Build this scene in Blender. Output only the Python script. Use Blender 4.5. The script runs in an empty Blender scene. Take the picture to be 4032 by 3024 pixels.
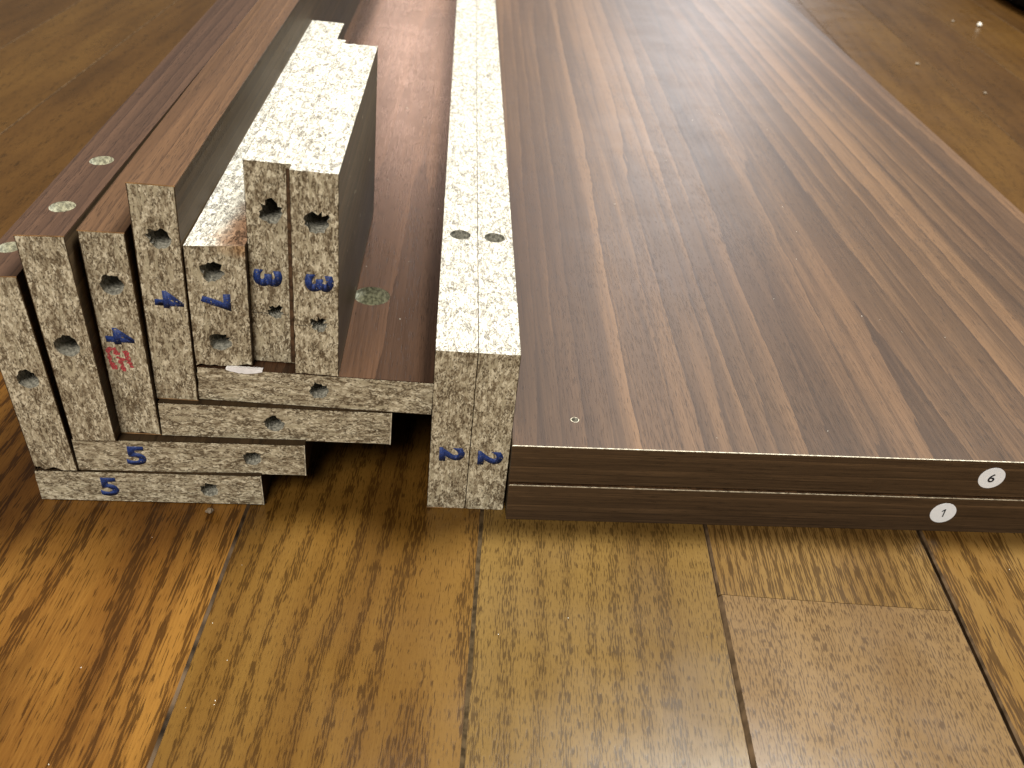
import bpy, bmesh, math, random
from mathutils import Vector, Matrix, noise

scene = bpy.context.scene
COL = scene.collection
rad = math.radians

# ------------------------------------------------------------------ camera
PITCH, ROLL, HEIGHT, FPX = 0.62004, 0.08805, 0.25422, 3647.5
_f = Vector((0, math.cos(PITCH), -math.sin(PITCH)))
_u = Vector((0, math.sin(PITCH), math.cos(PITCH)))
_x = Vector((1, 0, 0))
_r = math.cos(ROLL) * _x + math.sin(ROLL) * _u
_t = -math.sin(ROLL) * _x + math.cos(ROLL) * _u
cd = bpy.data.cameras.new('camera')
cam = bpy.data.objects.new('camera', cd)
COL.objects.link(cam)
m = Matrix((_r, _t, -_f)).transposed().to_4x4()
m.translation = (0, 0, HEIGHT)
cam.matrix_world = m
cd.sensor_width = 36.0
cd.lens = 36.0 * FPX / 4032.0
cd.clip_start, cd.clip_end = 0.01, 50.0
cd.dof.use_dof = True
cd.dof.focus_distance = 0.345
cd.dof.aperture_fstop = 21.0
scene.camera = cam

# ------------------------------------------------------------------ light
world = bpy.data.worlds.new('World')
scene.world = world
world.use_nodes = True
world.node_tree.nodes['Background'].inputs[0].default_value = (1.0, 0.93, 0.80, 1)
world.node_tree.nodes['Background'].inputs[1].default_value = 0.17

def area(name, loc, target, size, power, color, size_y=None):
    l = bpy.data.lights.new(name, 'AREA')
    l.energy = power
    l.color = color
    l.shape = 'RECTANGLE'
    l.size = size
    l.size_y = size_y or size
    o = bpy.data.objects.new(name, l)
    COL.objects.link(o)
    o.location = loc
    d = Vector(target) - Vector(loc)
    o.rotation_euler = d.to_track_quat('-Z', 'Y').to_euler()
    return o
area('ceiling_lamp', (0.58, 0.92, 2.08), (0, 0.45, 0), 0.6, 132, (0.95, 0.99, 0.97))
area('far_room_lamp', (0.72, 4.6, 1.75), (0.1, 0.6, 0), 0.7, 42, (0.97, 0.97, 1.0), 1.2)
area('far_room_lamp', (-0.56, 4.6, 1.45), (0.1, 0.6, 0), 0.3, 9, (1.0, 0.66, 0.52), 0.7)
area('front_fill', (-0.5, -1.35, 1.95), (0, 0.3, 0), 1.0, 64, (1.0, 0.94, 0.83))  # unseen fill light, added to brighten the front faces

vs = scene.view_settings
vs.view_transform = 'Standard'
vs.look = 'None'
vs.gamma = 1.0
vs.exposure = 0.0
scene.cycles.max_bounces = 6
scene.cycles.use_denoising = True

# ------------------------------------------------------------------ node helper
class NT:
    def __init__(s, name):
        s.m = bpy.data.materials.new(name)
        s.m.use_nodes = True
        s.t = s.m.node_tree
        s.t.nodes.clear()
        s.out = s.t.nodes.new('ShaderNodeOutputMaterial')
        s.b = s.t.nodes.new('ShaderNodeBsdfPrincipled')
        s.t.links.new(s.b.outputs[0], s.out.inputs[0])
    def put(s, sock, v):
        if isinstance(v, bpy.types.NodeSocket):
            s.t.links.new(v, sock)
        elif isinstance(v, tuple) and sock.type == 'RGBA' and len(v) == 3:
            sock.default_value = (*v, 1)
        else:
            sock.default_value = v
    def math(s, op, a, b=None, c=None, clamp=False):
        n = s.t.nodes.new('ShaderNodeMath')
        n.operation = op
        n.use_clamp = clamp
        for i, v in enumerate((a, b, c)):
            if v is not None:
                s.put(n.inputs[i], v)
        return n.outputs[0]
    def vmath(s, op, a, b=None):
        n = s.t.nodes.new('ShaderNodeVectorMath')
        n.operation = op
        s.put(n.inputs[0], a)
        if b is not None:
            s.put(n.inputs[1], b)
        return n.outputs[0]
    def coord(s, off=(0, 0, 0)):
        n = s.t.nodes.new('ShaderNodeTexCoord')
        return s.vmath('ADD', n.outputs['Object'], off)
    def sep(s, v):
        n = s.t.nodes.new('ShaderNodeSeparateXYZ')
        s.put(n.inputs[0], v)
        return n.outputs
    def noise(s, vec, mul=(1, 1, 1), scale=1.0, detail=2.0, rough=0.5, dist=0.0, color=False):
        n = s.t.nodes.new('ShaderNodeTexNoise')
        s.put(n.inputs['Vector'], s.vmath('MULTIPLY', vec, mul))
        n.inputs['Scale'].default_value = scale
        n.inputs['Detail'].default_value = detail
        n.inputs['Roughness'].default_value = rough
        n.inputs['Distortion'].default_value = dist
        return n.outputs['Color' if color else 'Fac']
    def voro(s, vec, mul=(1, 1, 1), feature='F1', rnd=1.0):
        n = s.t.nodes.new('ShaderNodeTexVoronoi')
        n.feature = feature
        s.put(n.inputs['Vector'], s.vmath('MULTIPLY', vec, mul))
        n.inputs['Scale'].default_value = 1.0
        n.inputs['Randomness'].default_value = rnd
        return n.outputs
    def ramp(s, fac, stops, interp='LINEAR'):
        n = s.t.nodes.new('ShaderNodeValToRGB')
        n.color_ramp.interpolation = interp
        e = n.color_ramp.elements
        while len(e) < len(stops):
            e.new(0.5)
        for i, (p, c) in enumerate(stops):
            e[i].position = p
            if isinstance(c, (int, float)):
                c = (c, c, c)
            e[i].color = (*c, 1)
        s.put(n.inputs[0], fac)
        return n.outputs[0]
    def step(s, fac, a, b):
        n = s.t.nodes.new('ShaderNodeMapRange')
        n.interpolation_type = 'SMOOTHSTEP'
        s.put(n.inputs['Value'], fac)
        s.put(n.inputs['From Min'], a)
        s.put(n.inputs['From Max'], b)
        return n.outputs['Result']
    def mix(s, fac, a, b, mode='MIX'):
        n = s.t.nodes.new('ShaderNodeMix')
        n.data_type = 'RGBA'
        n.blend_type = mode
        s.put(n.inputs[0], fac)
        s.put(n.inputs[6], a)
        s.put(n.inputs[7], b)
        return n.outputs[2]
    def bump(s, height, strength=0.5, dist=0.0002):
        n = s.t.nodes.new('ShaderNodeBump')
        n.inputs['Strength'].default_value = strength
        n.inputs['Distance'].default_value = dist
        s.put(n.inputs['Height'], height)
        s.t.links.new(n.outputs[0], s.b.inputs['Normal'])
    def set(s, **kw):
        for k, v in kw.items():
            s.put(s.b.inputs[k.replace('_', ' ')], v)
        return s.m

def simple(name, color, rough=0.6, spec=0.4, var=0.0, vs_=800):
    t = NT(name)
    if var:
        c = t.coord()
        f = t.noise(c, scale=vs_, detail=3)
        col = t.mix(t.step(f, 0.3, 0.7), tuple(x * (1 - var) for x in color), tuple(min(1, x * (1 + var)) for x in color))
    else:
        col = color
    t.put(t.b.inputs['Specular IOR Level'], spec)
    return t.set(Base_Color=col, Roughness=rough)

# ------------------------------------------------------------------ materials
def particle_mat(name, axis, seed, gain=1.0, stain=None, fine=False):
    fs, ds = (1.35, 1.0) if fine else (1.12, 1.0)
    """pressed wood chips: flakes lie flat across the board's thickness axis"""
    t = NT(name)
    c0 = t.coord()
    c = t.vmath('ADD', c0, (seed * 0.37, seed * 0.71, seed * 0.53))
    w = t.noise(c, scale=650, detail=2, color=True)
    w = t.vmath('MULTIPLY', t.vmath('SUBTRACT', w, (0.5, 0.5, 0.5)), (0.0014, 0.0014, 0.0014))
    cw = t.vmath('ADD', c, w)
    def sc(th, al):
        th, al = th * fs, al * fs
        return (th, al, al) if axis == 'x' else (al, al, th)
    big = t.voro(cw, sc(680, 250))
    mid = t.voro(t.vmath('ADD', cw, (3.1, 1.7, 2.2)), sc(1450, 640))
    sml = t.voro(t.vmath('ADD', cw, (5.1, 4.7, 6.2)), sc(2300, 1200))
    rb = t.sep(big['Color'])[0]
    rm = t.sep(mid['Color'])[1]
    rs = t.sep(sml['Color'])[2]
    broad = t.noise(c, scale=170, detail=3)
    bz = t.math('MULTIPLY', t.math('SUBTRACT', broad, 0.5), 0.9)
    v = t.math('MULTIPLY', rm, 0.40)
    v = t.math('MULTIPLY_ADD', rb, 0.38, v)
    v = t.math('MULTIPLY_ADD', rs, 0.22, v)
    v = t.math('MULTIPLY_ADD', bz, 0.22, v)
    col = t.ramp(v, [(0.18, (0.17, 0.135, 0.092)), (0.34, (0.29, 0.25, 0.185)), (0.48, (0.39, 0.352, 0.272)),
                     (0.60, (0.50, 0.46, 0.365)), (0.78, (0.72, 0.69, 0.58))])
    # dark gaps: whole small flakes missing or dark, clustered
    dk = t.math('MULTIPLY_ADD', rs, 0.60, t.math('MULTIPLY', t.sep(mid['Color'])[0], 0.40))
    dk = t.math('ADD', dk, bz)
    dark = t.math('SUBTRACT', 1.0, t.step(dk, 0.20, 0.27))
    col = t.mix(t.math('MULTIPLY', dark, 0.66 * ds), col, (0.085, 0.062, 0.037))
    dk2 = t.math('SUBTRACT', 1.0, t.step(t.math('MULTIPLY_ADD', bz, 0.6, t.sep(sml['Color'])[0]), 0.10, 0.14))
    col = t.mix(t.math('MULTIPLY', dk2, 0.65 * ds), col, (0.07, 0.05, 0.03))
    pit = t.math('MAXIMUM', dark, dk2)
    # long pale strands
    ln = t.noise(c, sc(700, 110), detail=1)
    col = t.mix(t.math('MULTIPLY', t.step(ln, 0.61, 0.64), 0.7), col, (0.50, 0.465, 0.36))
    if stain:
        (sx, sy, sz), sr, scol = stain
        d = t.vmath('MULTIPLY', t.vmath('SUBTRACT', c0, (sx, sy, sz)), (1 / sr[0], 1 / sr[1], 1 / sr[2]))
        n = t.t.nodes.new('ShaderNodeVectorMath')
        n.operation = 'LENGTH'
        t.put(n.inputs[0], d)
        dd = t.math('ADD', n.outputs['Value'], t.math('MULTIPLY', t.math('SUBTRACT', t.noise(c, scale=120, detail=3), 0.5), 1.3))
        col = t.mix(t.math('MULTIPLY', t.math('SUBTRACT', 1.0, t.step(dd, 0.3, 1.1)), 0.85), col, t.mix(1.0, col, scol, 'MULTIPLY'))
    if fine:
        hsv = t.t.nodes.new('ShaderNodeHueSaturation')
        hsv.inputs['Saturation'].default_value = 0.42  # washed-out tone painted in for the strong light on raw tops
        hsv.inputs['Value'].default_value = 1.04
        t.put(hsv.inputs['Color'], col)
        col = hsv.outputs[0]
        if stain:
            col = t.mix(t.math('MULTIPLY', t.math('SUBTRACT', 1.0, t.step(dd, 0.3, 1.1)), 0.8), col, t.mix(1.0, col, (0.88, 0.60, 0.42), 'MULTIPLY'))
    if gain != 1.0:
        col = t.mix(1.0, col, (gain, gain, gain), 'MULTIPLY')
    col = t.mix(1.0, col, (0.98, 0.925, 0.835), 'MULTIPLY')
    hgt = t.math('SUBTRACT', v, t.math('MULTIPLY', pit, 0.6))
    t.bump(hgt, 0.8, 0.00040)
    t.put(t.b.inputs['Specular IOR Level'], 0.25)
    return t.set(Base_Color=col, Roughness=0.78)

def walnut_mat(name, along='y', off=(0, 0, 0), xc=0.13, curve=300.0, slope=6.0, tone=1.0, rough=0.36,
               light=(0.20, 0.128, 0.076), dark=(0.042, 0.027, 0.018), red=0.0, plane='xy', fine=1.0, lin=85.0, fibc=0.6, spec=0.27):
    t = NT(name)
    c0 = t.coord(off)
    o = t.sep(c0)
    if along == 'x':
        n = t.t.nodes.new('ShaderNodeCombineXYZ')
        t.put(n.inputs[0], o[2]); t.put(n.inputs[1], o[0]); t.put(n.inputs[2], o[1])
        c = n.outputs[0]
    elif plane == 'yz':
        n = t.t.nodes.new('ShaderNodeCombineXYZ')
        t.put(n.inputs[0], o[2]); t.put(n.inputs[1], o[1]); t.put(n.inputs[2], o[0])
        c = n.outputs[0]
    else:
        c = c0
    o = t.sep(c)
    # jagged little offsets at ring edges + long waves
    jag = t.noise(c, (600, 36, 300), detail=3)
    streak = t.noise(c, (230, 3.5, 150), detail=4, rough=0.7)
    wave = t.noise(c, (10, 0.45, 8), detail=1)
    wave2 = t.noise(c, (60, 1.4, 30), detail=1)
    dx = t.math('SUBTRACT', o[0], xc)
    h = t.math('MULTIPLY', t.math('SQRT', t.math('MULTIPLY_ADD', dx, dx, 0.0005)), lin)
    h = t.math('MULTIPLY_ADD', o[1], slope, h)
    h = t.math('MULTIPLY_ADD', wave, 4.0 * fine, h)
    h = t.math('MULTIPLY_ADD', wave2, 1.5 * fine, h)
    h = t.math('MULTIPLY_ADD', jag, 0.26, h)
    fr = t.math('FRACT', h)
    saw = t.ramp(fr, [(0.0, 1.0), (0.22, 0.80), (0.6, 0.42), (0.93, 0.12), (1.0, 0.25)])
    idn = t.t.nodes.new('ShaderNodeTexWhiteNoise')
    idn.noise_dimensions = '1D'
    t.put(idn.inputs['W'], t.math('FLOOR', h))
    amp = t.math('MULTIPLY_ADD', idn.outputs['Value'], 0.34, 0.12)
    broad = t.noise(c, (26, 1.4, 20), detail=3)
    broad = t.step(broad, 0.3, 0.72)
    fib = t.noise(c, (1500, 28, 900), detail=3, rough=0.65)
    v = t.math('MULTIPLY', saw, amp)
    v = t.math('MULTIPLY_ADD', broad, 0.46, v)
    v = t.math('MULTIPLY_ADD', t.math('SUBTRACT', fib, 0.5), fibc, v)
    v = t.math('MULTIPLY_ADD', t.math('SUBTRACT', streak, 0.5), 0.95, v)
    v = t.math('ADD', v, 0.12)
    midc = tuple((a * 0.62 + b * 0.38) * (1 + 0.0) for a, b in zip(light, dark))
    col = t.ramp(v, [(0.0, dark), (0.45, tuple(0.5 * a + 0.5 * b for a, b in zip(midc, dark))), (0.66, midc), (1.0, light)])
    # dark thin line at the ring edge
    line = t.math('MULTIPLY', t.step(fr, 0.86, 0.97), 0.45)
    col = t.mix(line, col, dark)
    # pores: short dashes
    po = t.noise(c, (2900, 150, 900), detail=1)
    dens = t.noise(c, (60, 12, 40), detail=2)
    pm = t.step(t.math('MULTIPLY_ADD', dens, 0.30, po), 0.75, 0.84)
    col = t.mix(t.math('MULTIPLY', pm, 0.55), col, tuple(x * 0.5 for x in dark))
    cl = t.noise(c, (9, 2.2, 9), detail=2)
    col = t.mix(t.math('MULTIPLY', t.step(cl, 0.45, 0.7), 0.30 + red), col, t.mix(1.0, col, (0.90, 0.80, 0.82), 'MULTIPLY'))
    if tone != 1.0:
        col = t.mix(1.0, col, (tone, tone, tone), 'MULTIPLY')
    t.bump(t.math('SUBTRACT', t.math('MULTIPLY', fib, 0.5), pm), 0.25, 0.00008)
    t.put(t.b.inputs['Specular IOR Level'], spec)
    smudge = t.noise(c0, scale=34, detail=4, dist=0.8)
    return t.set(Base_Color=col, Roughness=t.math('ADD', t.math('MULTIPLY_ADD', fib, 0.10, rough - 0.05), t.math('MULTIPLY', t.math('SUBTRACT', smudge, 0.5), 0.07)))

def oak_mat(name, off, light, mid, dark, ring=120.0, slope=3.0, xc=0.04, pore=0.80, plen=42, pwid=900, figure=0.5,
            stain=0.0, bandw=1.0, rough=0.23):
    t = NT(name)
    c = t.coord(off)
    o = t.sep(c)
    wv = t.noise(c, (11, 3.0, 5), detail=2)
    wv2 = t.noise(c, (60, 14.0, 5), detail=2)
    jag = t.noise(c, (700, 60, 5), detail=2)
    dx = t.math('SUBTRACT', o[0], xc + off[0])
    h = t.math('MULTIPLY', t.math('SQRT', t.math('MULTIPLY_ADD', dx, dx, 0.0004)), ring)
    h = t.math('MULTIPLY_ADD', o[1], slope, h)
    h = t.math('MULTIPLY_ADD', wv, 3.0, h)
    h = t.math('MULTIPLY_ADD', wv2, 0.9, h)
    h = t.math('MULTIPLY_ADD', jag, 0.55, h)
    fr = t.math('FRACT', t.math('MULTIPLY', h, bandw))
    early = t.ramp(fr, [(0.0, 0.0), (0.35, 0.05), (0.55, 1.0), (0.80, 0.75), (1.0, 0.0)])
    fib = t.noise(c, (1500, 30, 9), detail=4, rough=0.7)
    broad = t.step(t.noise(c, (30, 5, 5), detail=3), 0.28, 0.72)
    v = t.math('MULTIPLY', broad, 0.45)
    v = t.math('MULTIPLY_ADD', fib, 0.55, v)
    v = t.math('SUBTRACT', v, t.math('MULTIPLY', early, 0.16 * figure))
    col = t.ramp(v, [(0.05, dark), (0.38, mid), (0.72, light)])
    if stain:
        st = t.step(t.noise(c, (22, 7, 5), detail=3, dist=0.4), 0.52, 0.64)
        col = t.mix(t.math('MULTIPLY', st, stain), col, t.mix(1.0, col, (0.42, 0.40, 0.42), 'MULTIPLY'))
    po = t.noise(c, (pwid * 1.5, plen * 2.6, 9), detail=1)
    dens = t.noise(c, (45, 9, 5), detail=2)
    k = t.math('MULTIPLY_ADD', early, 0.24 * figure, po)
    k = t.math('MULTIPLY_ADD', dens, 0.14, k)
    pm = t.step(k, pore, pore + 0.07)
    col = t.mix(t.math('MULTIPLY', pm, 0.72), col, tuple(x * 0.48 for x in dark))
    po2 = t.noise(c, (pwid * 3.0, plen * 5, 9), detail=1)
    pm2 = t.step(t.math('MULTIPLY_ADD', early, 0.06, po2), 0.60, 0.72)
    col = t.mix(t.math('MULTIPLY', pm2, 0.6), col, tuple(x * 0.6 for x in dark))
    col = t.mix(1.0, col, (0.445, 0.375, 0.315), 'MULTIPLY')
    wear = t.noise(c, scale=38, detail=4)
    t.bump(t.math('ADD', t.math('MULTIPLY', fib, 0.25), t.math('MULTIPLY', t.math('SUBTRACT', 1.0, pm), 0.8)), 0.10, 0.00010)
    t.put(t.b.inputs['Specular IOR Level'], 0.26)
    return t.set(Base_Color=col, Roughness=t.math('MULTIPLY_ADD', wear, 0.16, rough - 0.09))

def ink_mat(name, color, thr=0.70, scale=900, soft=0.03):
    t = NT(name)
    c = t.coord()
    f = t.noise(c, scale=scale, detail=2)
    g = t.noise(c, scale=scale * 1.7, detail=2)
    col = t.mix(t.step(g, 0.35, 0.7), tuple(x * 0.55 for x in color), tuple(min(1, x * 1.25 + 0.01) for x in color))
    m_ = t.set(Base_Color=col, Roughness=0.6, Alpha=t.math('SUBTRACT', 1.0, t.step(f, thr, thr + soft)))
    return m_

M = {}
M['blue_ink'] = ink_mat('blue_ink', (0.012, 0.040, 0.20), 0.60, 1300, 0.10)
M['red_ink'] = ink_mat('red_ink', (0.46, 0.06, 0.07), 0.54, 1400, 0.16)
M['black_ink'] = simple('black_ink', (0.012, 0.014, 0.02), 0.5)
M['paper'] = simple('sticker_paper', (0.84, 0.87, 0.93), 0.45, 0.4, 0.02)
M['foam'] = simple('white_foam', (0.80, 0.78, 0.80), 0.7, 0.3, 0.06)
M['pale_rim'] = simple('pale_edge_rim', (0.50, 0.44, 0.33), 0.6, 0.3, 0.45, 500)
M['glue_rim'] = simple('amber_edge_rim', (0.30, 0.17, 0.075), 0.55, 0.4, 0.35, 300)
M['brown_strip'] = simple('brown_strip', (0.075, 0.042, 0.022), 0.7, 0.2, 0.5, 400)
M['scribe'] = simple('pencil_line', (0.035, 0.03, 0.025), 0.8, 0.2, 0.3)
M['dusty'] = simple('drilled_fibre', (0.27, 0.26, 0.22), 0.9, 0.1, 0.5, 900)
M['pocket'] = simple('drilled_pocket_fibre', (0.40, 0.385, 0.30), 0.9, 0.1, 0.5, 700)
M['dark_filler'] = simple('seam_filler', (0.042, 0.027, 0.013), 0.9, 0.03, 0.5, 300)
M['plank_bevel'] = simple('grimy_plank_bevel', (0.075, 0.046, 0.024), 0.8, 0.05, 0.5, 160)
M['worn_bevel'] = simple('worn_pale_bevel', (0.060, 0.038, 0.022), 0.85, 0.05, 0.9, 70)
M['subfloor'] = simple('subfloor', (0.02, 0.016, 0.012), 0.9, 0.1)
M['black'] = simple('black_cloth', (0.006, 0.007, 0.009), 0.7, 0.2, 0.2)
M['crumb'] = simple('crumb', (0.72, 0.66, 0.56), 0.8, 0.2, 0.1)
M['crumb_dull'] = simple('dull_crumb', (0.20, 0.15, 0.10), 0.6, 0.4, 0.2)
M['edge_dark'] = walnut_mat('edge_band_walnut', along='x', xc=0.4, curve=0.0, slope=1.5, tone=0.85, rough=0.45, light=(0.17, 0.10, 0.05), dark=(0.042, 0.025, 0.014), fine=0.8, lin=300, fibc=1.3)
M['panel_top'] = walnut_mat('panel_walnut', xc=0.17 + 1.3, slope=2.2, lin=95, tone=0.52, off=(1.3, 2.1, 0.0), rough=0.45,
                           light=(0.262, 0.138, 0.063), dark=(0.058, 0.029, 0.014))

# ------------------------------------------------------------------ mesh helpers
def link(name, me, mats, parent=None, loc=None):
    o = bpy.data.objects.new(name, me)
    COL.objects.link(o)
    for mt in (mats if isinstance(mats, (list, tuple)) else [mats]):
        me.materials.append(mt)
    if parent:
        o.parent = parent
    if loc:
        o.location = loc
    return o

def tag(o, label=None, cat=None, group=None, kind=None):
    if label: o['label'] = label
    if cat: o['category'] = cat
    if group: o['group'] = group
    if kind: o['kind'] = kind
    return o

def box_mesh(name, x0, x1, y0, y1, z0, z1, bev=0.0, topmat=None, frontmat=None, shear=0.0):
    bm = bmesh.new()
    bmesh.ops.create_cube(bm, size=1.0)
    for v in bm.verts:
        v.co = Vector((x0 + (v.co.x + .5) * (x1 - x0), y0 + (v.co.y + .5) * (y1 - y0), z0 + (v.co.z + .5) * (z1 - z0)))
        if v.co.y < y0 + 1e-4:
            v.co.y += shear * v.co.x
    if bev:
        bmesh.ops.bevel(bm, geom=bm.edges[:], offset=bev, segments=2, affect='EDGES', profile=0.5)
    bm.normal_update()
    for f in bm.faces:
        if topmat is not None and f.normal.z > 0.7:
            f.material_index = topmat
        if frontmat is not None and f.normal.y < -0.7:
            f.material_index = frontmat
    me = bpy.data.meshes.new(name)
    bm.to_mesh(me)
    bm.free()
    return me

def rough_prism(name, x0, x1, z0, z1, L, seed, shear=0.0, amp=0.00012, s=0.0016, chips=(), endamp=0.0):
    """a sawn bar along +y, its edges slightly torn; chips = [(x, z, radius, depth)] knocks at the front rim"""
    bm = bmesh.new()
    ring = []
    nx = max(2, round((x1 - x0) / s))
    nz = max(2, round((z1 - z0) / s))
    for i in range(nx): ring.append((x0 + (x1 - x0) * i / nx, z0, 0, -1))
    for i in range(nz): ring.append((x1, z0 + (z1 - z0) * i / nz, 1, 0))
    for i in range(nx): ring.append((x1 - (x1 - x0) * i / nx, z1, 0, 1))
    for i in range(nz): ring.append((x0, z1 - (z1 - z0) * i / nz, -1, 0))
    ys = [0.0]
    d = 0.002
    while ys[-1] < L - 0.003:
        ys.append(min(L, ys[-1] + d))
        d *= 1.05 if ys[-1] > 0.12 else 1.0
    ys[-1] = L
    rows = []
    rnd = random.Random(seed)
    for j, y in enumerate(ys):
        row = []
        for (x, z, ax, az) in ring:
            p = Vector((x * 900 + seed * 7.3, y * 450, z * 900))
            n = noise.noise(p) * amp * (1.6 if j == 0 else 1.0)
            n += noise.noise(p * 2.7) * amp * 0.6
            n = -abs(n) * 1.2 if j == 0 else n * 0.8
            px, py, pz = x + ax * n, y, z + az * n
            if j == 0:
                for (cx, cz, cr, cdep) in chips:
                    q = math.hypot(x - cx, z - cz)
                    if q < cr:
                        k = (1 - q / cr) * cdep * (0.6 + 0.8 * rnd.random())
                        px -= ax * k
                        pz -= az * k
            if j == len(ys) - 1 and endamp:
                py += noise.noise(Vector((x * 500, z * 500, seed))) * endamp + noise.noise(Vector((x * 1700, z * 900, seed))) * endamp * .6
            py += shear * x * (1 - y / L)
            row.append(bm.verts.new((px, py, pz)))
        rows.append(row)
    n = len(ring)
    for j in range(len(ys) - 1):
        for i in range(n):
            bm.faces.new((rows[j][i], rows[j][(i + 1) % n], rows[j + 1][(i + 1) % n], rows[j + 1][i]))
    bm.faces.new(list(reversed(rows[0])))
    bm.faces.new(rows[-1])
    bmesh.ops.recalc_face_normals(bm, faces=bm.faces[:])
    bmesh.ops.triangulate(bm, faces=[f for f in bm.faces if len(f.verts) > 4])
    me = bpy.data.meshes.new(name)
    bm.to_mesh(me)
    bm.free()
    return me

def cutter(center, axis, r, depth, seed, torn=0.12, segs=22, point=0.0):
    """a drill hole: slightly torn cylinder from 3 mm outside the face to depth inside"""
    bm = bmesh.new()
    rnd = random.Random(seed)
    a = Vector(axis).normalized()
    s = a.orthogonal().normalized()
    if abs(a.y) > 0.9:
        s = Vector((1, 0, 0))
    u = a.cross(s)
    rr = []
    for i in range(segs):
        th = 2 * math.pi * i / segs
        up = (s * math.cos(th) + u * math.sin(th)).z
        rr.append(r * (1 + torn * (rnd.random() - 0.55) * (1.8 if up > 0.2 else 0.7)))
    rows = []
    for d, k in ((-0.003, 1), (0.0015, 1), (0.0035, None), (depth, None)):
        row = []
        for i in range(segs):
            th = 2 * math.pi * i / segs
            q = rr[i] if k else r * 0.97
            row.append(bm.verts.new(Vector(center) + a * d + (s * math.cos(th) + u * math.sin(th)) * q))
        rows.append(row)
    for j in range(len(rows) - 1):
        for i in range(segs):
            bm.faces.new((rows[j][i], rows[j][(i + 1) % segs], rows[j + 1][(i + 1) % segs], rows[j + 1][i]))
    bm.faces.new(list(reversed(rows[0])))
    tip = bm.verts.new(Vector(center) + a * (depth + r * 0.3))
    for i in range(segs):
        bm.faces.new((rows[-1][i], rows[-1][(i + 1) % segs], tip))
    bmesh.ops.recalc_face_normals(bm, faces=bm.faces[:])
    me = bpy.data.meshes.new('drill')
    bm.to_mesh(me)
    bm.free()
    return me

def drill(o, cuts, mat):
    """cut the holes out of o's mesh and bake the result into a plain mesh"""
    tmp = []
    for me in cuts:
        me.materials.clear()
        me.materials.append(mat)
        c = bpy.data.objects.new('drill', me)
        COL.objects.link(c)
        c.matrix_world = o.matrix_world.copy()
        tmp.append(c)
        md = o.modifiers.new('hole', 'BOOLEAN')
        md.operation = 'DIFFERENCE'
        md.solver = 'EXACT'
        md.object = c
        try:
            md.material_mode = 'TRANSFER'
        except Exception:
            pass
    bpy.context.view_layer.update()
    for c in tmp:
        c.matrix_world = o.matrix_world.copy()
    dg = bpy.context.evaluated_depsgraph_get()
    dg.update()
    new = bpy.data.meshes.new_from_object(o.evaluated_get(dg))
    o.modifiers.clear()
    o.data = new
    for c in tmp:
        me = c.data
        bpy.data.objects.remove(c)
        bpy.data.meshes.remove(me)

def text_mesh(ch, size, bold, depth=0.00003, shear=0.0, wide=1.0, sub=True):
    cu = bpy.data.curves.new('digit', 'FONT')
    cu.body = ch
    cu.size = 1.0
    cu.offset = bold
    cu.extrude = 0.0
    cu.shear = shear
    cu.resolution_u = 5
    cu.align_x = 'LEFT'
    o = bpy.data.objects.new('digit', cu)
    COL.objects.link(o)
    bpy.context.view_layer.update()
    dg = bpy.context.evaluated_depsgraph_get()
    me = bpy.data.meshes.new_from_object(o.evaluated_get(dg))
    bpy.data.objects.remove(o)
    xs = [v.co.x for v in me.vertices]
    ys = [v.co.y for v in me.vertices]
    cx, cy = (min(xs) + max(xs)) / 2, (min(ys) + max(ys)) / 2
    hx, hy = (max(xs) - min(xs)), (max(ys) - min(ys))
    W, H = size
    for v in me.vertices:
        v.co.x = (v.co.x - cx) / hx * W * wide
        v.co.y = (v.co.y - cy) / hy * H
        v.co.z = 0
    bm = bmesh.new()
    bm.from_mesh(me)
    r = bmesh.ops.extrude_face_region(bm, geom=bm.faces[:])
    for g in r['geom']:
        if isinstance(g, bmesh.types.BMVert):
            g.co.z -= depth
    bmesh.ops.recalc_face_normals(bm, faces=bm.faces[:])
    bm.to_mesh(me)
    bm.free()
    return me

def print_digit(ch, parent, u, v, W, H, rot, mat, shear, y0=-0.00006, bold=0.03, name='printed_number'):
    """W = digit width, H = digit height in m; rot = clockwise turn seen from the front"""
    me = text_mesh(ch, (W, H), bold)
    me.transform(Matrix.Rotation(-rot, 4, 'Z'))
    rnd = random.Random(hash((ch, round(u * 1e5))) % 9999)
    for vv in me.vertices:
        x, y, z = vv.co
        nx = noise.noise(Vector((x * 1500, y * 1500, u * 900))) * 0.00016
        nz = noise.noise(Vector((y * 1500, x * 1500, v * 900))) * 0.00016
        vv.co = Vector((u + x + nx, y0 - z * -1.0 + shear * (u + x), v + y + nz))
    return link(name, me, mat, parent)

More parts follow.
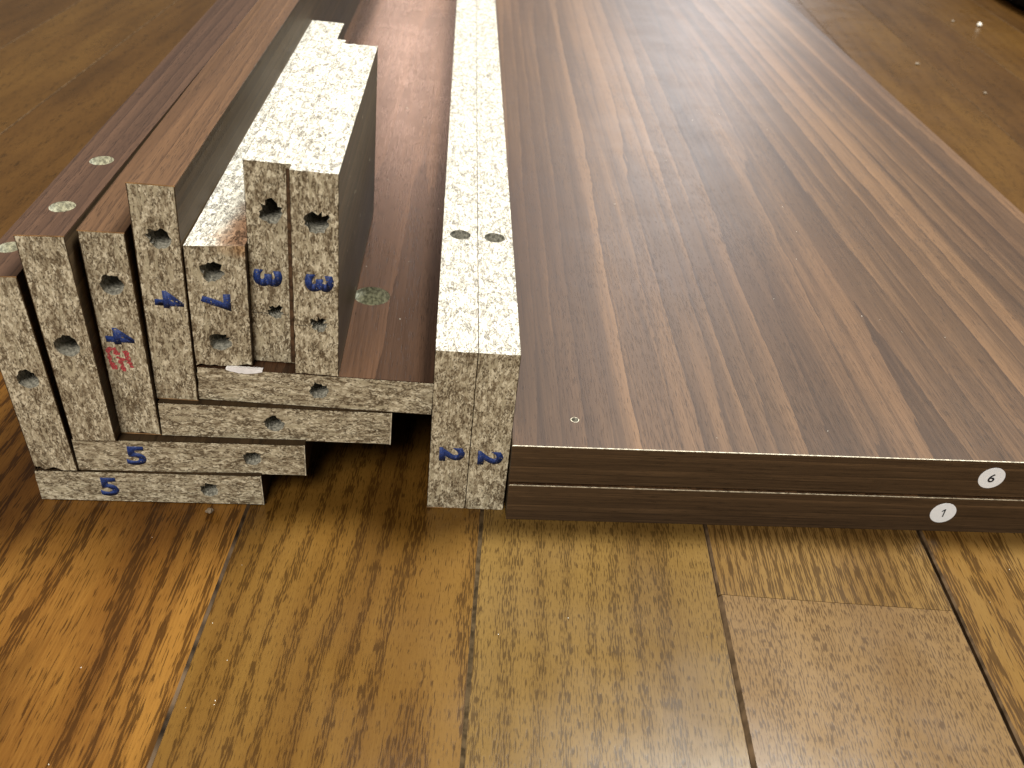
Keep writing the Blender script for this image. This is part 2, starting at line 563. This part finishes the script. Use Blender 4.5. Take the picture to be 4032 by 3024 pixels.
# ------------------------------------------------------------------ boards
# name: origin of the front lower left corner, yaw, lean, width, height, front skew
B = {
    'H1': ((-0.17487, 0.25327, -0.00000), -0.08481, -0.00372, 0.08355, 0.01482, 0.0022),
    'H2': ((-0.15845, 0.25497, 0.01530), -0.08844, 0.01673, 0.08355, 0.01504, 0.0241),
    'H3': ((-0.12726, 0.26139, 0.03023), -0.09074, 0.03870, 0.08383, 0.01525, 0.0307),
    'H4': ((-0.11338, 0.26622, 0.04489), -0.08389, 0.03882, 0.08474, 0.01467, -0.0001),
    'V1': ((-0.17377, 0.25279, 0.01543), -0.08378, -0.03868, 0.01549, 0.08215, -0.0110),
    'V2': ((-0.15717, 0.25394, 0.03066), -0.07119, -0.02141, 0.01538, 0.08246, 0.0203),
    'V3': ((-0.14256, 0.26070, 0.03022), -0.08166, 0.00492, 0.01484, 0.08280, -0.0156),
    'V4': ((-0.12805, 0.26384, 0.04547), -0.07244, 0.03554, 0.01482, 0.08402, 0.0193),
    'V7': ((-0.11239, 0.26564, 0.06006), -0.07842, 0.03605, 0.01924, 0.04796, 0.1683),
    'A3': ((-0.09400, 0.27371, 0.05932), -0.07686, 0.04289, 0.01456, 0.07680, 0.0002),
    'B3': ((-0.07772, 0.26860, 0.05891), -0.08047, 0.03817, 0.01536, 0.07741, -0.0105),
    'PA': ((-0.02924, 0.26746, 0.00000), -0.08431, 0.02191, 0.01500, 0.07470, 0.0000),
    'PB': ((-0.01420, 0.26873, -0.00033), -0.08431, 0.02191, 0.01500, 0.07470, 0.0000),
    'PN': ((0.00214, 0.26533, 0.00000), -0.08620, 0.00000, 0.31503, 0.03708, 0.0000),
}

B['A3'] = (*B['A3'][:3], 0.0159, *B['A3'][4:])

def frame(yaw, lean):
    D = Vector((math.sin(yaw), math.cos(yaw), 0))
    X = Vector((math.cos(yaw) * math.cos(lean), -math.sin(yaw) * math.cos(lean), -math.sin(lean)))
    return X, X.cross(D), D

def root(name, key, label, cat, group=None, dz=0.0):
    O, yaw, lean = B[key][0], B[key][1], B[key][2]
    X, U, D = frame(yaw, lean)
    m4 = Matrix((X, D, U)).transposed().to_4x4()
    m4.translation = Vector(O) + U * dz
    e = bpy.data.objects.new(name, None)
    e.empty_display_size = 0.02
    COL.objects.link(e)
    e.matrix_world = m4
    tag(e, label, cat, group)
    bpy.context.view_layer.update()
    return e

LAM = 0.00028
BAND = 0.00045
def make_board(name, key, axis, label, L=1.4, lam=('walnut',), group='narrow particle board slats', band_top=False, band_bottom=False,
               band_right=False, holes=(), top_holes=(), digits=(), chips=(), endamp=0.0, gain=1.0, stain=None, lam_mats=None,
               seed=1, amp=0.00012, band_mat=None, category='wooden board', LAM=0.00028):
    w, h, sk = B[key][3], B[key][4], B[key][5]
    r = root(name, key, label, category, group)
    if axis == 'x':
        x0, x1 = LAM, w - LAM
        z0, z1 = (BAND if band_bottom else 0), h - (BAND if band_top else 0)
    else:
        x0, x1 = 0, w - (BAND if band_right else 0)
        z0, z1 = LAM, h - LAM
    core = link('core', rough_prism('core', x0, x1, z0, z1, L, seed, sk, amp=amp, chips=chips, endamp=endamp),
                particle_mat('particle_board_%s' % key.lower(), axis, seed * 1.37, gain, stain), r)
    parts = []
    lm = lam_mats or [M['side_dark'], M['side_dark']]
    yb = 0.00012
    if axis == 'x':
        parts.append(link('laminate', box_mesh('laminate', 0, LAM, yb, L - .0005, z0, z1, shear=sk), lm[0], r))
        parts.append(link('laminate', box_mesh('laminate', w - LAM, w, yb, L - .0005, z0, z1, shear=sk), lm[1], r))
        parts[-1]['_side'] = 1
        if band_top:
            b_ = link('edge_band', box_mesh('edge_band', 0, w, yb, L, h - BAND, h, frontmat=1, shear=sk), [band_mat or M['band_mid'], M['glue_rim']], r)
            parts.append(b_)
        if band_bottom:
            link('edge_band', box_mesh('edge_band', 0, w, yb, L, 0, BAND, frontmat=1, shear=sk), [M['band_mid'], M['glue_rim']], r)
    else:
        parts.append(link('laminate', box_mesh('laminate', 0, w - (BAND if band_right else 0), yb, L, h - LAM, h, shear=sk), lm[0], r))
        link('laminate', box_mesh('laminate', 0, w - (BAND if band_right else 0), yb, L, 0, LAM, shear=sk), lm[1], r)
        if band_right:
            link('edge_band', box_mesh('edge_band', w - BAND, w, yb, L, 0, h, frontmat=1, shear=sk), [M['side_dark'], M['pale_rim']], r)
    bpy.context.view_layer.update()
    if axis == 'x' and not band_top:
        core.data.materials.append(particle_mat('lit_sawn_edge_%s' % key.lower(), axis, seed * 2.11, gain, stain, fine=True))  # finer flakes, with overexposed light put into the colour of upward faces
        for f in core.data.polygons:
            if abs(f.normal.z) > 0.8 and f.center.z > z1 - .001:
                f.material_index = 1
    cuts = []
    for i, (u, v, rr, dep, torn) in enumerate(holes):
        cuts.append(cutter((u, sk * u, v), (0, 1, 0), rr, dep, seed * 31 + i, torn, segs=26))
    if cuts:
        drill(core, cuts, M['dusty'])
    if top_holes:
        bpy.context.view_layer.update()
        drill(core, [cutter((u, d, h), (0, 0, -1), rr, dep, seed * 57 + i, 0.03, segs=36) for i, (u, d, rr, dep) in enumerate(top_holes)],
              M['dusty'] if (axis == 'x' and not band_top) else M['pocket'])
    if top_holes:
        for p in parts:
            if p.name.startswith('edge_band') or axis == 'z':
                drill(p, [cutter((u, d, h), (0, 0, -1), rr, dep, 5, 0.01, segs=36) for (u, d, rr, dep) in top_holes], M['pocket'])
    for (ch, u, v, W, H, rot) in digits:
        print_digit(ch, r, u, v, W, H, rot, M['blue_ink'], sk, bold={'4': 0.05, '7': 0.05, '5': 0.04}.get(ch, 0.055))
    return r

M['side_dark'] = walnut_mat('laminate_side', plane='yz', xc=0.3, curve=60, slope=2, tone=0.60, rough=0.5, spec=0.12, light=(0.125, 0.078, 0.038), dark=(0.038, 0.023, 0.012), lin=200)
M['band_mid'] = walnut_mat('edge_band_brown', xc=0.2, off=(0.3, 0.1, 0), curve=200, slope=2, rough=0.42, light=(0.135, 0.069, 0.032), dark=(0.042, 0.021, 0.011), lin=160)
M['band_dim'] = walnut_mat('edge_band_plum', xc=0.2, off=(0.7, 0.5, 0), curve=200, slope=2, rough=0.42, light=(0.072, 0.038, 0.022), dark=(0.028, 0.015, 0.010), lin=160)
M['red_top'] = walnut_mat('laminate_red_walnut', xc=0.10, off=(0.02, 0.3, 0), curve=420, slope=3, rough=0.28, spec=0.2, light=(0.082, 0.040, 0.020), dark=(0.022, 0.011, 0.006))

Q = math.pi / 2
# lying slats, bottom to top
make_board('particle_board', 'H1', 'z', 'lying particle board slat stamped 5, lowest of the stack, flat on the floor', band_right=True, seed=1,
           holes=[(.0636, .0072, .0034, .020, .22)], digits=[('5', .0263, .0075, .0068, .0092, 0)], chips=[(0, .0148, .003, .0005), (.0836, .0148, .003, .0003)], band_mat=None)
make_board('particle_board', 'H2', 'z', 'second lying slat from the floor, stamped 5, longer than the slat under it', band_right=True, seed=2,
           holes=[(.0639, .0080, .0033, .020, .22)], digits=[('5', .0217, .0078, .0072, .0090, 0)])
make_board('particle_board', 'H3', 'z', 'third lying slat from the floor, unstamped, with amber edge strip at its right end', band_right=True, seed=3,
           holes=[(.0409, .0076, .0035, .020, .25)])
make_board('particle_board', 'H4', 'z', 'topmost lying slat with reddish walnut face and a round pocket hole in it', seed=4,
           holes=[(.0432, .0077, .0035, .020, .25)], top_holes=[(.0572, .0585, .0074, .011)], lam_mats=[M['red_top'], M['side_dark']],
           chips=[(0, .0147, .004, .0006), (0, .008, .003, .0007), (.0847, .0147, .0025, .0004)])
# standing slats, left to right
UP = 'standing particle board slats'
make_board('particle_board', 'V1', 'x', 'leftmost standing slat, cut by the left edge of the photo, no stamp', band_top=True, seed=5, group=UP,
           holes=[(.0082, .0416, .0038, .020, .18)], top_holes=[(.0055, .0199, .0040, .0036)], band_mat=M['band_dim'],
           chips=[(.001, 0, .003, .0022), (.007, 0, .003, .0014), (0, .004, .003, .0006)])
make_board('particle_board', 'V2', 'x', 'second standing slat from the left, two round dowel holes in its dark brown top edge', band_top=True, seed=6, group=UP,
           holes=[(.0072, .0411, .0042, .016, .12)], top_holes=[(.0070, .0604, .0042, .0036), (.0073, .0212, .0042, .0036)], band_mat=M['band_dim'])
v3 = make_board('particle_board', 'V3', 'x', 'standing slat with blue 4 above a smeared red stamp', band_top=True, band_bottom=True, seed=7, group=UP,
           holes=[(.0077, .0633, .0039, .016, .14)], digits=[('4', .0068, .0431, .0068, .0096, Q)], chips=[(.008, 0, .004, .0008)])
make_board('particle_board', 'V4', 'x', 'standing slat with blue 4 and no red stamp, beside the slat stamped 7', band_top=True, band_bottom=True, seed=8, group=UP,
           holes=[(.0082, .0652, .0036, .022, .40)], digits=[('4', .0089, .0424, .0068, .0096, Q)])
make_board('particle_board', 'V7', 'x', 'thicker low standing slat stamped 7 with orange stain on its raw top', L=0.277, seed=9, LAM=.00014, group=UP, amp=.00018,
           holes=[(.0085, .0382, .0037, .024, .38), (.0092, .0104, .0036, .022, .38)], digits=[('7', .0086, .0262, .0068, .0096, Q)], endamp=.0008,
           chips=[(.002, 0, .003, .0016), (.006, 0, .002, .0010), (.017, 0, .002, .0006)],
           stain=((.0175, .014, .048), (.010, .022, .006), (0.95, 0.60, 0.36)))
a3 = make_board('particle_board', 'A3', 'x', 'left one of the two short standing slats stamped 3', L=0.139, seed=10, LAM=.0001, group=UP, amp=.00018,
           holes=[(.0080, .0594, .0040, .026, .42), (.0085, .0212, .0026, .020, .5)], digits=[('3', .0062, .0346, .0066, .0098, Q)], endamp=.0016)
b3 = make_board('particle_board', 'B3', 'x', 'right one of the two short standing slats stamped 3, dark laminate on its right side', L=0.138, seed=11, LAM=.0001, group=UP, amp=.00018,
           holes=[(.0084, .0600, .0039, .026, .35), (.0087, .0213, .0028, .020, .5)], digits=[('3', .0089, .0377, .0066, .0096, Q)], endamp=.0016)
for r_, k in ((a3, 'A3'), (b3, 'B3')):
    w = B[k][3]
    for (xa, xb) in ((.0004, .0062), (.0108, .0132 if k == 'A3' else w - .0004)):
        link('pencil_line', box_mesh('pencil_line', xa, xb, -.00005, .00005, .02035, .02055), M['scribe'], r_)
link('edge_strip', box_mesh('edge_strip', .0133, .0149, -.00006, .0005, .0004, .0752), M['brown_strip'], a3)
# the tall pair beside the panels
make_board('particle_board', 'PA', 'x', 'left board of the tall upright pair stamped 2, beside the dark gap', seed=12, LAM=.0001, group='tall pair of upright boards', amp=.00016,
           top_holes=[(.0076, .0897, .0044, .010)], digits=[('2', .0084, .0279, .0068, .0096, Q)], band_bottom=True)
make_board('particle_board', 'PB', 'x', 'right board of the tall upright pair stamped 2, against the wide panels', seed=13, LAM=.0001, group='tall pair of upright boards', amp=.00016,
           top_holes=[(.0072, .0891, .0044, .010)], digits=[('2', .0079, .0270, .0068, .0096, Q)], band_bottom=True)

# smeared red stamp on the fourth slat (illegible character strokes)
bm = bmesh.new()
strokes = [((.0018, .0377), (.0020, .0330)), ((.0018, .0330), (.0026, .0290)), ((.0018, .0377), (.0047, .0378)), ((.0044, .0378), (.0048, .0352)),
           ((.0036, .0362), (.0058, .0358)), ((.0043, .0344), (.0068, .0332)), ((.0058, .0318), (.0062, .0284)), ((.0074, .0372), (.0082, .0335)),
           ((.0080, .0372), (.0090, .0300)), ((.0072, .0338), (.0086, .0322)), ((.0024, .0318), (.0036, .0302)), ((.0030, .0300), (.0040, .0294)),
           ((.0050, .0302), (.0066, .0296)), ((.0046, .0326), (.0064, .0322))]
for k, (a, b) in enumerate(strokes):
    a, b = Vector((a[0], 0, a[1])), Vector((b[0], 0, b[1]))
    d = (b - a).normalized()
    n = Vector((-d.z, 0, d.x)) * 0.00075
    N = 7
    L_, R_ = [], []
    for i in range(N + 1):
        p = a.lerp(b, i / N)
        q = 0.8 + 0.7 * noise.noise(p * 1400 + Vector((k, 0, 0)))
        y = -0.00005 - 0.000004 * k + B['V3'][5] * p.x
        L_.append(bm.verts.new((p.x + n.x * q, y, p.z + n.z * q)))
        R_.append(bm.verts.new((p.x - n.x * q, y, p.z - n.z * q)))
    for i in range(N):
        bm.faces.new((L_[i], R_[i], R_[i + 1], L_[i + 1]))
me = bpy.data.meshes.new('red_stamp')
bm.to_mesh(me)
bm.free()
tag(link('red_stamp', me, M['red_ink'], v3), 'smeared red ink stamp')

# ------------------------------------------------------------------ wide panels
def make_panel(label, z, proud, digit, su, hole=None, extra=0.0):
    O, yaw, _, W, _, _ = B['PN']
    X, U, D = frame(yaw, 0)
    m4 = Matrix((X, D, U)).transposed().to_4x4()
    m4.translation = Vector(O) + Vector((0, 0, z)) - D * proud
    e = bpy.data.objects.new('wide_panel', None)
    e.empty_display_size = 0.05
    COL.objects.link(e)
    e.matrix_world = m4
    tag(e, label, 'wooden panel', 'wide walnut panels lying in a stack')
    T, L, F = 0.018 + extra, 1.5, 0.00055
    core = link('core', box_mesh('core', F, W - F, F, L, .0003, T - .0003), particle_mat('panel_chipboard' + digit, 'z', 20 + int(digit), 0.9), e)
    top = link('laminate', box_mesh('laminate', .00035, W - .00035, .00035, L, T - .0003, T, bev=.00006), M['panel_top'], e)
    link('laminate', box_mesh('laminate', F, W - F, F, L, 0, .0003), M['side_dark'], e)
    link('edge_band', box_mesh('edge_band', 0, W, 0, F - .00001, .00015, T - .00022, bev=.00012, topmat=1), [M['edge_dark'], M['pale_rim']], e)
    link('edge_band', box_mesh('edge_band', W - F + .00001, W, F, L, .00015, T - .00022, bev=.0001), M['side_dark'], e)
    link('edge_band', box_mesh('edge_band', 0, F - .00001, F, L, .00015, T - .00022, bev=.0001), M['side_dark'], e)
    # pale unlaminated line along the front edge
    link('edge_line', box_mesh('edge_line', 0.0003, W - .0003, .00002, .00042, T - .00022, T - .00002), M['pale_rim'], e)
    if hole:
        bpy.context.view_layer.update()
        u, d, rr = hole
        for p in (top, core):
            drill(p, [cutter((u, d, T), (0, 0, -1), rr, .010, 3, 0.02, segs=24)], M['dusty'])
        bm = bmesh.new()
        N = 28
        ra, rb = [], []
        for i in range(N):
            th = 2 * math.pi * i / N
            q = 1 + 0.06 * noise.noise(Vector((i * .7, 0, 0)))
            for lst, k_, zz in ((ra, 1.0, T + .0001), (rb, 1.16 * q, T + .00003)):
                lst.append(bm.verts.new((u + math.cos(th) * rr * k_, d + math.sin(th) * rr * k_, zz)))
        for i in range(N):
            bm.faces.new((ra[i], ra[(i + 1) % N], rb[(i + 1) % N], rb[i]))
        me = bpy.data.meshes.new('hole_rim')
        bm.to_mesh(me)
        bm.free()
        link('hole_rim', me, M['pale_rim'], e)
    # sticker on the front edge
    u, v, rr, ch, tilt = su
    bm = bmesh.new()
    bmesh.ops.create_cone(bm, cap_ends=True, segments=48, radius1=rr, radius2=rr * .995, depth=.0001)
    me = bpy.data.meshes.new('sticker')
    bmesh.ops.transform(bm, matrix=Matrix.Translation((u, -.00008, v)) @ Matrix.Rotation(math.pi / 2, 4, 'X'), verts=bm.verts)
    bm.to_mesh(me)
    bm.free()
    st = link('sticker', me, M['paper'], e)
    tag(st, 'round white number sticker')
    if ch == '1':
        bm = bmesh.new()
        for pts in ([(.0001, -.0021), (.00062, -.0021), (.00062, .0021), (.0001, .0021)],
                    [(.0001, .0011), (.0001, .0021), (-.0009, .0010), (-.0009, .00055)]):
            bm.faces.new([bm.verts.new((px, py, 0)) for px, py in pts])
        me = bpy.data.meshes.new('digit')
        bm.to_mesh(me)
        bm.free()
    else:
        me = text_mesh(ch, (.0027, .0043), 0.018)
    me.transform(Matrix.Rotation(tilt, 4, 'Z'))
    for vv in me.vertices:
        x, y, z_ = vv.co
        vv.co = Vector((u + x, -.00016 + z_, v + y))
    link('printed_number', me, M['black_ink'], st)
    return e
GAP = 0.0009
make_panel('lower wide walnut panel lying on the floor with the round sticker 1', 0.0, 0.0006, '1', (.1742, .0102, .0052, '1', 0.0))
make_panel('upper wide walnut panel with the round sticker 6 and one small hole in its face', .018 + GAP, 0.0, '6', (.1875, .0098, .0052, '6', -0.06),
           hole=(.0248, .0169, .0014))

# ------------------------------------------------------------------ floor of oak planks
TH = -0.0227
fl = bpy.data.objects.new('floor', None)
COL.objects.link(fl)
fl.rotation_euler = (0, 0, -TH)
fl['kind'] = 'structure'
fl['label'] = 'varnished oak plank floor'
g = link('subfloor', box_mesh('subfloor', -1.6, 1.7, -0.4, 3.2, -0.03, -0.0121), M['subfloor'], fl)
OG = dict(light=(0.30, 0.185, 0.068), mid=(0.20, 0.115, 0.038), dark=(0.095, 0.048, 0.016))
oaks = {
    'left': oak_mat('oak_streaked', (3.1, 1.2, 0), (0.40, 0.215, 0.048), (0.235, 0.112, 0.024), (0.100, 0.044, 0.012), ring=125, slope=3, figure=0.85, stain=0.55, plen=36, pwid=1000, pore=0.685),
    'ab': oak_mat('oak_cathedral', (5.4, 2.3, 0), (0.275, 0.165, 0.040), (0.215, 0.120, 0.027), (0.12, 0.060, 0.015), ring=145, slope=4, xc=0.03, figure=0.80, pore=0.70, plen=66, pwid=1350),
    'bc': oak_mat('oak_golden', (7.7, 4.1, 0), (0.31, 0.21, 0.064), (0.25, 0.165, 0.048), (0.15, 0.09, 0.027), ring=120, slope=2, figure=0.42, pore=0.645, plen=80, pwid=1450),
    'cd1': oak_mat('oak_pale_flecked', (9.2, 6.6, 0), (0.32, 0.22, 0.10), (0.275, 0.184, 0.08), (0.17, 0.10, 0.042), ring=60, slope=1, figure=0.12, pore=0.60, plen=95, pwid=1350),
    'cd2': oak_mat('oak_lined', (1.2, 8.6, 0), (0.33, 0.222, 0.08), (0.27, 0.172, 0.055), (0.14, 0.08, 0.027), ring=290, slope=2, figure=0.55, pore=0.61, plen=44, pwid=1300),
    'd': oak_mat('oak_wide_grain', (2.2, 3.6, 0), (0.33, 0.215, 0.068), (0.27, 0.160, 0.044), (0.13, 0.07, 0.022), ring=70, slope=2, figure=0.8, pore=0.68, plen=34, pwid=850),
    'far1': oak_mat('oak_far_gold', (4.2, 7.6, 0), (0.185, 0.103, 0.026), (0.145, 0.077, 0.019), (0.085, 0.045, 0.011), ring=80, slope=3, figure=0.3, pore=0.72, plen=30, stain=0.15, rough=0.30),
    'far2': oak_mat('oak_far_brown', (6.2, 0.6, 0), (0.16, 0.086, 0.023), (0.125, 0.065, 0.017), (0.075, 0.038, 0.010), ring=70, slope=3, figure=0.3, pore=0.72, plen=30, stain=0.2, rough=0.30),
}
cuts = [-1.57, -1.385, -1.2, -1.11, -1.02, -0.93, -0.845, -0.7725, -0.688, -0.6036, -0.5196, -0.4346, -0.3495, -0.2625, -0.0915, -0.0012, 0.0872, 0.1756,
        0.2565, 0.337, 0.417, 0.499, 0.585, 0.672, 0.76, 0.85, 0.94, 1.03, 1.12, 1.21, 1.3, 1.48, 1.66]
def plank(x0, x1, y0, y1, mat, gl=.00025, gr=.00025, cl=.0003, cr=.0003, ends=(.0001, .0001), label=None, worn=False):
    bm = bmesh.new()
    prof = [(x0 + gl, -.012), (x0 + gl, -cl * 1.1), (x0 + gl + cl, 0), (x1 - gr - cr, 0), (x1 - gr, -cr * 1.1), (x1 - gr, -.012)]
    cx, cy = (x0 + x1) / 2, y0
    rows = [[bm.verts.new((px - cx, y - cy, pz)) for px, pz in prof] for y in (y0 + ends[0], y1 - ends[1])]
    n = len(prof)
    for i in range(n):
        bm.faces.new((rows[0][i], rows[0][(i + 1) % n], rows[1][(i + 1) % n], rows[1][i]))
    bm.faces.new(rows[0]); bm.faces.new(rows[1])
    bmesh.ops.recalc_face_normals(bm, faces=bm.faces[:])
    bm.normal_update()
    for f in bm.faces:
        if abs(f.normal.x) > 0.3:
            f.material_index = 2 if (worn and f.normal.x > 0.3 and abs(f.normal.z) > .3) else 1
    me = bpy.data.meshes.new('plank')
    bm.to_mesh(me)
    bm.free()
    o = link('plank', me, [mat, M['plank_bevel'], M['worn_bevel']], fl, (cx, cy, 0))
    if label:
        o['label'] = label
    return o
rnd = random.Random(4)
for i in range(len(cuts) - 1):
    a, b = cuts[i], cuts[i + 1]
    if abs(a + .2625) < 1e-4:
        plank(a, b, -.4, 3.2, oaks['left'], gr=.0001, cr=.0009, worn=True)
    elif abs(a + .0915) < 1e-4:
        plank(a, b, -.4, 3.2, oaks['ab'], gl=.0002, cl=.0002, gr=.0007, cr=.0001)
    elif abs(a + .0012) < 1e-4:
        plank(a, b, -.4, 3.2, oaks['bc'], gl=.0007, cl=.0001, gr=.0002, cr=.0003)
    elif abs(a - .0872) < 1e-4:
        plank(a, b, -.4, .2335, oaks['cd1'], gl=.0003, cl=.0013, gr=.0006, cr=.0008)
        plank(a, b, .2335, 3.2, oaks['cd2'], gl=.0003, cl=.0009, gr=.0006, cr=.0008)
    elif abs(a - .1756) < 1e-4:
        plank(a, b, -.4, 3.2, oaks['d'], gl=.0006, cl=.0007)
    else:
        plank(a, b, -.4, 3.2, oaks['far1' if i % 2 else 'far2'])
link('seam_filler', box_mesh('seam_filler', -.0012 - .0008, -.0012 + .0008, -.4, 3.2, -.004, -.00012), M['dark_filler'], fl)

# ------------------------------------------------------------------ small things
def crumb(loc, r, mat, label, seed, flat=0.6, name='crumb', cat='crumb'):
    bm = bmesh.new()
    bmesh.ops.create_icosphere(bm, subdivisions=2, radius=r)
    for v in bm.verts:
        k = 1 + 0.45 * noise.noise(v.co / r * 1.3 + Vector((seed, 0, 0)))
        v.co *= k
        v.co.z *= flat
    mz = min(v.co.z for v in bm.verts)
    for v in bm.verts:
        v.co.z -= mz
    me = bpy.data.meshes.new(name)
    bm.to_mesh(me)
    bm.free()
    return tag(link(name, me, mat, None, loc), label, cat)
crumb((.5119, 1.1631, 0), .0027, M['crumb'], 'bright white crumb on the far right floor near the black bag', 1, .9)
crumb((.3808, .9736, 0), .0020, M['crumb_dull'], 'small dull crumb on the floor beside the far edge of the wide panel', 2)
crumb((.4203, .8929, 0), .0016, M['crumb_dull'], 'faint crumb past the floor seam, nearest to the right edge of the photo', 3)
crumb((.4850, 1.175, 0), .0017, M['crumb_dull'], 'faint crumb just left of the bright white one', 4)
crumb((-.1111, .2545, 0), .0013, M['crumb_dull'], 'tiny glassy crumb on the floor in front of the lowest slat', 5)

# torn sliver of white foam on the front rim of the top lying slat
O, yaw, lean = B['H4'][:3]
X, U, D = frame(yaw, lean)
bm = bmesh.new()
N = 14
top, bot = [], []
for i in range(N + 1):
    s_ = i / N
    x = .0106 + s_ * .0128
    wd = (.0001 + .0013 * max(0.0, math.sin(math.pi * min(1, s_ * .98 + .01))) ** 0.8) * (1 + .25 * noise.noise(Vector((i * .9, 2, 0))))
    fr = []
    for (yy, zz) in ((.0016, .0003), (.0016, .0004), (-.0001, .0002 + .45 * wd), (-.00035, -wd), (-.0001, -wd), (-.00006, .0001)):
        fr.append(bm.verts.new((x, yy, B['H4'][4] + zz)))
    top.append(fr)
for i in range(N):
    for k in range(6):
        bm.faces.new((top[i][k], top[i][(k + 1) % 6], top[i + 1][(k + 1) % 6], top[i + 1][k]))
bm.faces.new(top[0]); bm.faces.new(list(reversed(top[-1])))
bmesh.ops.recalc_face_normals(bm, faces=bm.faces[:])
me = bpy.data.meshes.new('foam_sliver')
bm.to_mesh(me)
bm.free()
fo = link('foam_sliver', me, M['foam'])
m4 = Matrix((X, D, U)).transposed().to_4x4()
m4.translation = Vector(O)
fo.matrix_world = m4
tag(fo, 'torn white sliver hanging over the front rim of the top lying slat', 'foam scrap')

# black padded bag at the top right corner, unidentified, full shape guessed
bm = bmesh.new()
bmesh.ops.create_cube(bm, size=1.0)
bmesh.ops.subdivide_edges(bm, edges=bm.edges[:], cuts=5, use_grid_fill=True)
for v in bm.verts:
    p = v.co.copy()
    q = Vector((p.x * 2, p.y * 2, p.z * 2))
    mxl = max(abs(q.x), abs(q.y), abs(q.z))
    sph = q.normalized() * mxl
    q = q.lerp(sph, 0.28)
    v.co = Vector((q.x * .17, q.y * .24, (q.z + 1) * .045))
    v.co.z = max(0.0, v.co.z + .004 * noise.noise(v.co * 30))
for f in bm.faces:
    f.smooth = True
me = bpy.data.meshes.new('padding')
bm.to_mesh(me)
bm.free()
lump = tag(link('black_lump', me, M['black'], None, (.757, 1.36, 0)), 'blurred black padded bag at the top right corner of the floor', 'lump')

# specks of sawdust
bm = bmesh.new()
rnd = random.Random(11)
def speck(p, r):
    a = bmesh.ops.create_icosphere(bm, subdivisions=1, radius=r)
    k = (1 + rnd.random(), .7 + rnd.random() * .5, .5)
    ang = rnd.random() * 6.3
    for v in a['verts']:
        q = Vector((v.co.x * k[0], v.co.y * k[1], v.co.z * k[2]))
        q.rotate(Matrix.Rotation(ang, 3, 'Z'))
        v.co = q + p
for i in range(16):
    x, y = rnd.uniform(-.16, .2), rnd.uniform(.14, .262)
    speck(Vector((x, y, .0001)), rnd.uniform(.00007, .00016))
Xh, Uh, Dh = frame(*B['H4'][1:3])
for i in range(9):
    p = Vector(B['H4'][0]) + Xh * rnd.uniform(.052, .083) + Dh * rnd.uniform(.003, .3) + Uh * (B['H4'][4] + .0001)
    speck(p, rnd.uniform(.0001, .0003))
Xp, Up, Dp = frame(B['PN'][1], 0)
for i in range(30):
    p = Vector(B['PN'][0]) + Xp * rnd.uniform(.02, .25) + Dp * rnd.uniform(.003, .5) + Up * (.036 + GAP + .0001)
    speck(p, rnd.uniform(.00008, .0002))
me = bpy.data.meshes.new('sawdust')
bm.to_mesh(me)
bm.free()
tag(link('sawdust', me, M['crumb']), 'tiny pale specks of sawdust strewn over floor and boards', 'sawdust', kind='stuff')
